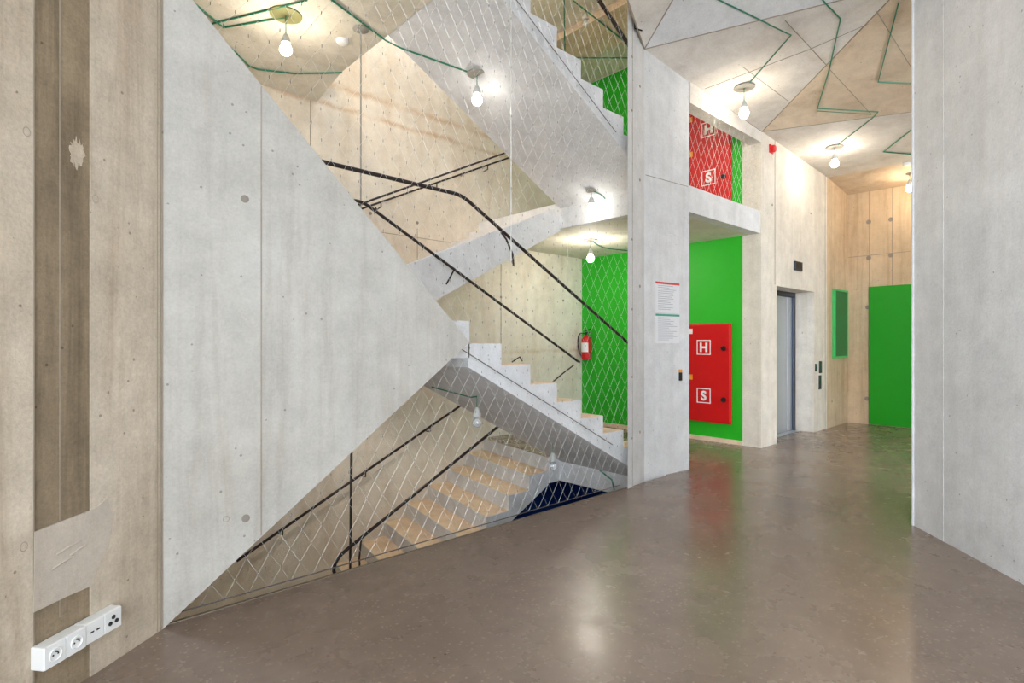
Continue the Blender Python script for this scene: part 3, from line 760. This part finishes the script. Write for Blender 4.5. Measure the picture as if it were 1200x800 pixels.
# ------------------------------------------------------------------ notices on the pillar
def on_pillar(px, py): return on_plane(px, py, PB, n2)
def sheet(x0, y0, x1, y1, head, label):
    a, b = on_pillar(x0, y0), on_pillar(x1, y0); wdt = (b - a).length
    zt = a.z; zb = on_pillar(x0, y1).z; H = zt - zb
    t = thing('notice_sheet', (a.x, a.y, zb), label, 'notice', 'paper notices on the pillar')
    o = Vector((a.x, a.y, zb))
    MB().obox(o + n2 * .0005, d2 * wdt, n2 * .002, UP * H).build('paper', M['paper'], t)
    MB().obox(o + n2 * .0022 + UP * (H * .92) , d2 * wdt, n2 * .001, UP * (H * .07)).build('header', M[head], t)
    m = MB(); rng = random.Random(x0 + y0)
    for i in range(14):
        z = H * (.86 - i * .058); l = wdt * rng.uniform(.45, .8)
        m.obox(o + n2 * .0022 + d2 * (wdt * .1) + UP * z, d2 * l, n2 * .0006, UP * (H * .014))
    m.build('printed_lines', M['ink'], t)
sheet(768, 329, 796, 366, 'paper_red', 'white notice with a red heading, upper sheet on the pillar')
sheet(768, 367, 796, 402, 'paper_green', 'white notice with a teal heading, lower sheet on the pillar')
p = on_pillar(796.5, 439)
t = thing('wall_switch', p, 'tiny dark switch with an orange top low on the pillar edge', 'switch')
MB().obox(p - d2 * .018 - UP * .06, d2 * .036, n2 * .02, UP * .085).build('switch_plate', M['black'], t, bevel=.003)
MB().obox(p - d2 * .018 + UP * .027, d2 * .036, n2 * .02, UP * .03).build('lamp_lens', M['orange'], t, bevel=.003)

# ------------------------------------------------------------------ sockets on the left wall
def socket_box(s0, z0, kinds, label, dep=.048):
    mw = .083
    t = thing('socket_box', wl(s0, z0), label, 'socket', 'white surface socket boxes')
    MB().obox(wl(s0, z0, 0.0), WD * (mw * len(kinds)), WN * dep, UP * .083).build('housing', M['white'], t, bevel=.004)
    for i, k in enumerate(kinds):
        sc = s0 + mw * (i + .5); zc = z0 + .0415
        cp = MB().obox(wl(sc - mw / 2 + .002, z0 + .002, dep), WD * (mw - .004), WN * .004, UP * .079).build('cover_plate', M['white'], t, bevel=.0015)
        d = dep + .004; c = wl(sc, zc, d)
        if k == 'schuko':
            MB().lathe(c, [(.024, 0), (.024, .004), (.0215, .0042), (.020, .0005)], WN, 28).build('socket_ring', M['white'], cp, smooth=True)
            m = MB()
            for dx, dz in ((-.0095, 0), (.0095, 0)): m.lathe(wl(sc + dx, zc + dz, d), [(.0034, 0), (.0034, .0014)], WN, 12)
            m.lathe(wl(sc, zc + .011, d), [(.003, 0), (.003, .010), (.002, .011)], WN, 12)
            m.build('contact_holes', M['black'], cp)
        elif k == 'usb':
            m = MB()
            for dx in (-.013, .013): m.obox(wl(sc + dx - .0075, zc - .003, d - .001), WD * .015, WN * .002, UP * .006)
            m.build('port', M['black'], cp)
        else:
            m = MB()
            for dx, dz in ((-.0, .013), (-.015, -.008), (.015, -.008)): m.lathe(wl(sc + dx, zc + dz, d), [(.0085, 0), (.0085, .003), (.006, .0034), (.004, .006), (.001, .0062)], WN, 16)
            m.build('connector', M['black'], cp)
    return t
def s_of(px):
    t_ = (px - 600) / F; Y = 2.043 / (.154 - t_); return (2.604 - Y) * 1.0117
s_b = .452
socket_box(s_b - .168, .166, ['coax', 'usb'], 'white double box with data ports, right of the pair low on the left wall', dep=.050)
socket_box(s_b, .166, ['schuko', 'schuko'], 'white double power socket box, left of the pair low on the left wall', dep=.056)

# ------------------------------------------------------------------ light
w = bpy.data.worlds.new('daylight'); SC.world = w; w.use_nodes = True
bg = w.node_tree.nodes['Background']; bg.inputs[0].default_value = (.83, .915, 1.0, 1); bg.inputs[1].default_value = 9.0
la = bpy.data.lights.new('window_daylight', 'AREA'); la.shape = 'RECTANGLE'; la.size = fl - .7; la.size_y = 3.58
la.cycles.is_portal = True
lo = bpy.data.objects.new('window_daylight', la); COL.objects.link(lo)
lo.location = FA + fd * (.7 + (fl - .7) / 2) + UP * 1.91 - fn * .06 * (1 if fn.dot(-FA) > 0 else -1)
inward = fn if fn.dot(-FA) > 0 else -fn
lo.rotation_euler = inward.to_track_quat('-Z', 'Y').to_euler()

lb = bpy.data.lights.new('added_rooflight', 'AREA'); lb.shape = 'RECTANGLE'; lb.size = SU1 - SU0; lb.size_y = SV1 - SV0  # portal for the added rooflight
lb.cycles.is_portal = True
lo2 = bpy.data.objects.new('added_rooflight', lb); COL.objects.link(lo2); lo2.location = ((SU0 + SU1) / 2, (SV0 + SV1) / 2, TOP + .19)

# unseen lamps added to brighten the stairwell, behind the slabs and the pointed wall
for nm, kind, loc, pw, col in (('added_lamp_above', 'POINT', (1.765, 4.77, 5.6), 80, (1, .82, .60)), ('added_lamp_below', 'SPOT', (2.75, 5.0, 1.3), 36, (1, .90, .78))):
    pl = bpy.data.lights.new(nm, kind); pl.energy = pw; pl.color = col; pl.shadow_soft_size = .05
    if kind == 'SPOT': pl.spot_size = R(112); pl.spot_blend = .45     # cone keeps the added lamp from mirroring in the floor
    po = bpy.data.objects.new(nm, pl); COL.objects.link(po); po.location = loc

# ------------------------------------------------------------------ camera and colour
cam = bpy.data.cameras.new('camera'); cam.lens = 19.5; cam.sensor_width = 36; cam.clip_start = .02
co = bpy.data.objects.new('camera', cam); COL.objects.link(co); co.location = CAM
co.rotation_euler = (math.pi / 2, 0, -math.atan2(.6752, .7377))
SC.camera = co
SC.view_settings.view_transform = 'Standard'; SC.view_settings.look = 'None'
SC.view_settings.gamma = 1; SC.view_settings.use_curve_mapping = False
SC.view_settings.exposure = 0.25
SC.cycles.use_denoising = True
SC.cycles.max_bounces = 10; SC.cycles.diffuse_bounces = 6; SC.cycles.sample_clamp_indirect = 8
